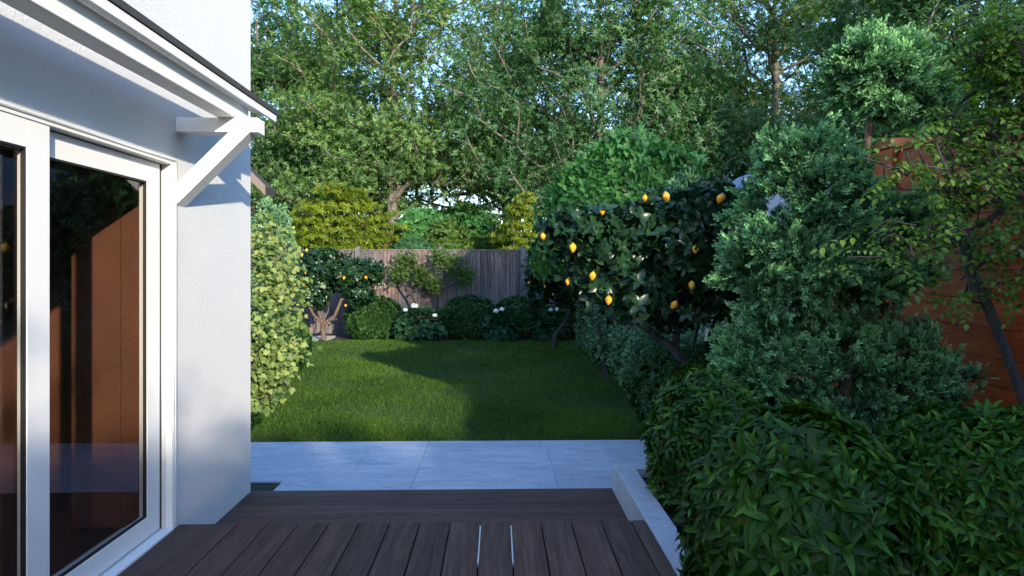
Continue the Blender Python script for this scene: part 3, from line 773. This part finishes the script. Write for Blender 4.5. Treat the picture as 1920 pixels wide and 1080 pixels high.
# ---- locust tree at the right edge
def locust():
    Yt = 3.75
    B = empty('locust_tree', (at(1990, 850, Yt)[0], Yt, -.1), 'thin dark-stemmed tree with small oval leaves before the wood wall', 'tree')
    P0 = lambda x_, y_, dy=0: at(x_, y_, Yt + dy)
    main = [np.array((at(1990, 860, Yt)[0], Yt, -.1)), P0(1925, 765), P0(1893, 680), P0(1868, 615), P0(1850, 570), P0(1820, 510), P0(1807, 450)]
    tg = []
    for i, (x_, y_, dy, rx, ry, rz_, n) in enumerate(((1760, 300, -.1, .40, .3, .22, 36), (1860, 320, 0, .38, .3, .36, 64), (1880, 180, .1, .34, .3, .38, 110), (1720, 430, -.15, .32, .2, .15, 18), (1880, 450, -.1, .28, .3, .16, 24), (1840, 540, -.1, .30, .2, .10, 16), (1920, 90, 0, .3, .3, .35, 90), (1840, 70, .1, .3, .3, .2, 50), (1800, 240, .1, .3, .3, .15, 30), (1960, 330, 0, .25, .3, .6, 50), (1650, 480, -.2, .25, .15, .10, 6))):
        tg.append(cloud(P0(x_, y_, dy), (rx, ry, rz_), n, .2, .15, 600 + i)[0])
    T = np.vstack(tg); T[:, 0] = np.minimum(T[:, 0], 3.85)
    Nd, Pa, _e = grow(main, T, .13, .13, .5)
    tubes('trunk', Nd, Pa, .030, .0022, M['bark_dark'], B, 6, .36)
    ov = (leaf_oval(.30, .35, .05))
    tp = [pinnate(ov, n_, .23, .13, k) for k, n_ in enumerate((7, 9, 6))]
    P = np.repeat(T, 2, 0) + rng.normal(size=(len(T) * 2, 3)) * .05; P[:, 0] = np.minimum(P[:, 0], 3.88)
    D = rng.normal(size=P.shape) * (.8, .7, .2) + (-.2, -.2, -.15)
    scatter('foliage', tp, P, D, .19 * rng.uniform(.7, 1.15, len(P)), M['lf_locust'], B, (0, -.3, 1), .2)
locust()

# ---- light green dome tree behind the lemon tree
def layered(name, Y, px, y0, y1, hw, n, size, mat, label, tp, seed, base=-.4, depth=None, group=None, droop=-.35, bark='bark_brown', flat=.35, tier=0):
    top, bot = at(px, y0, Y), at(px, y1, Y); cx = top[0]
    B = empty(name, (cx, Y, base), label, 'tree', group)
    c = np.array((cx, Y, bot[2])); h = top[2] - bot[2]; dp = depth or hw
    # domed fans of leaves in tiers
    d = norm(rng.normal(size=(n * 3, 3))); d = d[d[:, 2] > -.15][:n]
    sh = .45 + .55 * rng.random(len(d)) ** .5; sh = np.where(rng.random(len(d)) < .75, .86 + .14 * rng.random(len(d)), sh)
    T = c + d * np.array((hw, dp, h)) * (sh * lump(d, seed, .12))[:, None]
    if tier:
        rr_ = np.hypot(T[:, 0] - cx, (T[:, 1] - Y) * hw / dp) / hw
        T[:, 2] = bot[2] + np.round((T[:, 2] - bot[2]) / (tier * h)) * tier * h + rng.normal(size=len(T)) * .045 * h - .10 * h * rr_ ** 2
    per = 9; P = np.repeat(T, per, 0) + rng.normal(size=(len(T) * per, 3)) * np.array((1, 1, flat)) * hw * .09
    D = np.repeat(norm(d), per, 0) * (1, 1, .25) + rng.normal(size=P.shape) * .45 + (0, 0, droop)
    scatter('crown', tp, P, D, size * rng.uniform(.7, 1.2, len(P)), M[mat], B, (0, 0, 1), .35)
    Nd, Pa, _e = grow([(cx, Y, base), (cx, Y, base + .5), (cx + .1, Y, (base + bot[2]) / 2 + .2)], T[rng.choice(len(T), min(160, len(T)), False)], .3, .1, .4)
    tubes('trunk', Nd, Pa, .09 * hw ** .5, .008, M[bark], B, 6)
    return B
ovs = [leaf_oval(.27, .3, .05)]
layered('dome_tree', 12.0, 1172, 250, 460, 1.65, 1000, .12, 'lf_dome', 'bright green domed tree behind the near lemon tree', [whorl(leaf_oval(.27, .3, .05), 3, 30, .3, 4)], 700, tier=.11, droop=-.6, flat=.3)
acer_t = [whorl(leaf_simple(.18, .03, .15), 7, 5, .25, 8), whorl(leaf_simple(.18, .03, .15), 6, 10, .25, 9)]
layered('acer', 20.0, 645, 368, 510, 1.75, 800, .13, 'lf_acer', 'yellow-green layered maple looking over the left of the fence', acer_t, 720, droop=-.1, flat=.18, tier=.17, group='yellow-green maples')
layered('acer', 20.0, 982, 378, 510, 1.0, 380, .12, 'lf_acer', 'smaller yellow-green maple left of the bright domed tree', acer_t, 730, droop=-.1, flat=.18, tier=.17, group='yellow-green maples')
layered('garden_tree', 21.5, 792, 398, 480, 1.1, 420, .16, 'lf_dome', 'mid green small tree over the fence right of the maple', [whorl(leaf_simple(.3), 5, 20, .3, 4)], 740, group='small trees beyond the fence')
layered('garden_tree', 20.5, 840, 410, 480, .75, 300, .14, 'lf_thin', 'olive green small tree over the middle of the fence', [whorl(leaf_simple(.3), 5, 20, .3, 4)], 745, group='small trees beyond the fence')
layered('garden_tree', 26, 868, 388, 480, 1.5, 420, .18, 'lf_dome', 'round green treetop filling the gap left of the skyline opening', [whorl(leaf_simple(.3), 5, 20, .3, 4)], 748, group='small trees beyond the fence')
layered('garden_tree', 24, 925, 444, 480, 1.6, 420, .2, 'lf_thin', 'pale rounded treetop low over the fence in the skyline gap', [whorl(leaf_simple(.3), 5, 20, .3, 4)], 747, group='small trees beyond the fence')
layered('garden_tree', 19.2, 776, 450, 478, .6, 200, .12, 'lf_back', 'low blue-green shrub peeping over the fence', [whorl(leaf_simple(.3), 5, 20, .3, 4)], 746, group='small trees beyond the fence')
ball_bush('conifer', at(1285, 470, 10.4), (.55, .5, 1.3), 3600, .12, 'lf_hedge', 'pale feathery conifer top between the domed tree and the near lemon tree', None, 750, cat_='conifer', z0=-.4)
ball_bush('conifer', at(1135, 540, 10.6), (.35, .3, 1.25), 2200, .1, 'lf_hedge', 'small pale feathery conifer behind the left side of the near lemon tree', None, 751, cat_='conifer', z0=-.4)

# ---- big trees
def big_tree(seed, mat, n=540, per=30, size=.175):
    B = empty('broadleaf_tree', (0, 0, 0))
    T = []
    for c, r, k in (((0, .4, 8.5), (5.1, 2.9, 5.4), .62), ((-2.6, .3, 6), (3.0, 2.0, 2.6), .14), ((2.7, .3, 6.4), (3.0, 2.0, 2.6), .14), ((0, .3, 12.4), (2.6, 2.2, 2.6), .10)):
        P, _ = cloud(c, r, int(n * k), .45, .22, seed + int(c[2] * 10)); T.append(P)
    T = np.vstack(T); T = T[T[:, 2] > 3.3]
    w = .25
    sp = [(0, 0, -.1), (.06, .05, 2.2), (-.06, 0, 4.4), (.1, .1, 6.6), (.0, .0, 9), (.1, 0, 11.5), (0, 0, 13)]
    Nd, Pa, ends = grow(sp, T, .4, .055, 1.6, .55)
    tubes('trunk', Nd, Pa, .23, .018, M['bark_grey'], B, 6, .38)
    tp = [whorl(leaf_simple(.17, .04, .18), k, e, .3, seed + k) for k, e in ((6, 5), (5, 20), (7, -5))]
    P = np.repeat(T, per, 0); P = P + rng.normal(size=P.shape) * np.array((.40, .40, .24))
    # leaves also along the outer twigs
    idx = rng.choice(np.array([i for i in range(len(Nd)) if i > 40]), int(len(P) * .25)); P = np.vstack([P, Nd[idx] + rng.normal(size=(len(idx), 3)) * .22])
    D = norm(P - np.array((0, 0, 7.0))) * .5 + rng.normal(size=P.shape) * .5 + (0, 0, .35)
    scatter('crown', tp, P, D, size * rng.uniform(.6, 1.1, len(P)), M[mat], B)
    return B
A = big_tree(800, 'lf_big'); Bt = big_tree(850, 'lf_big2')
bt = 'tall broadleaf trees beyond the garden'
spots = [  # proto, px, Y, scale, rot, label   (X from px)
 (A, 738, 24.5, 1.0, 0.15, 'tall pale-trunked tree rising behind the yellow-green maple'),
 (Bt, 1128, 24.5, 1.0, 3.3, 'tall spreading tree behind the bright domed tree'),
 (A, 1455, 26, 1.05, 3.0, 'tall tree rising behind the shed left of the pruned conifer'),
 (Bt, 1760, 17.5, .95, 5.1, 'big dark tree in the top right corner behind the wood wall'),
 (Bt, 480, 27, .95, .3, 'tall tree at the far left rising behind the neighbouring eave'),
 (A, 950, 33, 1.12, 3.4, 'tall tree in the gap between the two nearest tall trees'),
 (A, 600, 35, 1.1, 3.0, 'tall tree far back between the two left tall trees'),
 (Bt, 1300, 33, 1.1, .2, 'tall tree far back to the right of the spreading tree'),
 (A, 1650, 30, 1.1, 2.6, 'tall tree far back above the pruned conifer'),
]
used = set()
for pr, px, Y, s, rot, lb in spots:
    o = pr if pr.name not in used else copy_tree(pr); used.add(pr.name)
    o.location = (at(px, 500, Y)[0], Y, -.45); o.scale = (s, s, s); o.rotation_euler.z = rot; tag(o, lb, 'tree', bt)
# side trees to the right and behind the camera: they shade the garden
blk = [(1.2, -8.2, .31), (3.0, -8.6, .33), (4.6, -8.0, .335), (3.9, -7.2, .31), (5.5, -7.2, .315), (5.2, -9.2, .345), (6.7, -7.6, .325), (5.9, -8.2, .33), (6.3, -8.4, .33), (2.2, -10.2, .36), (4.0, -10.0, .36), (5.6, -10.6, .35), (7.2, -10.2, .35),
       (9.8, -8.2, .50), (12.4, -8.0, .66), (15.4, -7.6, .74), (12.6, -11.5, .66), (14.5, -11.5, .8), (19.0, -7.0, .9), (24.0, -6.0, 1.0)]
for k, (x_, y_, s, rz_) in enumerate([(*b_, k * 1.3) for k, b_ in enumerate(blk)]):
    o = copy_tree(A if k % 2 else Bt); o.location = (x_, y_, -.45); o.scale = (s, s, s); o.rotation_euler.z = rz_
    tag(o, 'leafy tree standing outside the view, behind the deck', 'tree', 'trees behind the deck')
# distant wood on the skyline
T = []
for k in range(60):
    x_ = -60 + k * 2.1 + random.uniform(-1, 1); T.append(cloud((x_, 62 + random.uniform(-4, 4), 1.5), (3.2, 2.5, random.uniform(2.6, 4.2)), 420, .6, .2, 900 + k)[0])
T = np.vstack(T)
tag(scatter('distant_trees', [whorl(leaf_simple(.3), 5, 20, .3, 4)], T, rng.normal(size=T.shape) + (0, 0, .5), .85, M['lf_back']), kind='stuff')

# ---- grass
def grass():
    def inside(p):
        xr = np.interp(p[:, 1], [q[1] for q in right], [q[0] for q in right])
        return (p[:, 0] < xr) & (p[:, 0] > -6.4)
    Ps, Ss = [], []
    for y0, y1, dens, s, x0 in ((6.85, 8.2, 9000, .052, -3.4), (8.2, 10.5, 5500, .056, -4.5), (10.5, 13, 3300, .062, -5.5), (13, 16.25, 2200, .070, -6.4)):
        n = int((y1 - y0) * (2.7 - x0) * dens); p = np.c_[rng.uniform(x0, 2.65, n), rng.uniform(y0, y1, n), np.full(n, LAWN - .015)]
        p = p[inside(p)]; Ps.append(p); Ss.append(s * .85 * rng.uniform(.6, 1.15, len(p)) * (1 + .16 * np.sin(p[:, 0] * 2.3 + np.sin(p[:, 1] * 1.7) * 1.4) + .12 * np.sin(p[:, 1] * 3.9 + p[:, 0] * 1.3)))
    P = np.vstack(Ps); S = np.concatenate(Ss)
    bl = lambda w, b: (np.array([(-w, 0, 0), (w, 0, 0), (w * .75, .55, b * .35), (-w * .75, .55, b * .35), (0, 1, b)]), [(0, 1, 2, 3), (3, 2, 4)])
    D = rng.normal(size=P.shape) * (.34, .34, 0) + (0, 0, 1)
    tag(scatter('grass', [bl(.055, .25), bl(.07, .4), bl(.05, -.1)], P, D, S, M['grass']), 'short green grass covering the lawn', 'grass', kind='stuff')
grass()

# ================================================================== LIGHT
sd = Vector((1.0, -2.2, .70)).normalized()
sun = bpy.data.lights.new('sun', 'SUN'); sun.energy = 2.6; sun.angle = R(.8); sun.color = (1, .88, .68)
so = bpy.data.objects.new('sun', sun); col.objects.link(so)
so.rotation_euler = sd.to_track_quat('Z', 'Y').to_euler(); so.location = (10, -10, 12)
w = bpy.data.worlds.new('World'); scene.world = w; w.use_nodes = True
nt = w.node_tree; bg_ = nt.nodes['Background']
sky = nt.nodes.new('ShaderNodeTexSky'); sky.sky_type = 'NISHITA'; sky.sun_disc = False
sky.sun_elevation = math.asin(sd.z); sky.sun_rotation = math.atan2(sd.x, sd.y)
sky.air_density = 1.3; sky.dust_density = .6; sky.ozone_density = 2.0
nt.links.new(mixc(nt, 1.0, sky.outputs[0], (.80, .96, 1.22), 'MULTIPLY'), bg_.inputs['Color']); bg_.inputs['Strength'].default_value = .15
cam = bpy.data.cameras.new('camera'); co = bpy.data.objects.new('camera', cam); col.objects.link(co)
cam.lens = 36 * F / 1920; cam.sensor_width = 36; cam.shift_y = -39 / 1920; cam.clip_end = 1000; cam.clip_start = .05
co.location = (0, 0, EYE); co.rotation_euler = (R(90), 0, -YAW); scene.camera = co
scene.view_settings.view_transform = 'Standard'; scene.view_settings.look = 'None'
scene.view_settings.exposure = 1.85; scene.view_settings.gamma = 1
scene.cycles.max_bounces = 8; scene.cycles.transparent_max_bounces = 12
scene.cycles.use_denoising = True
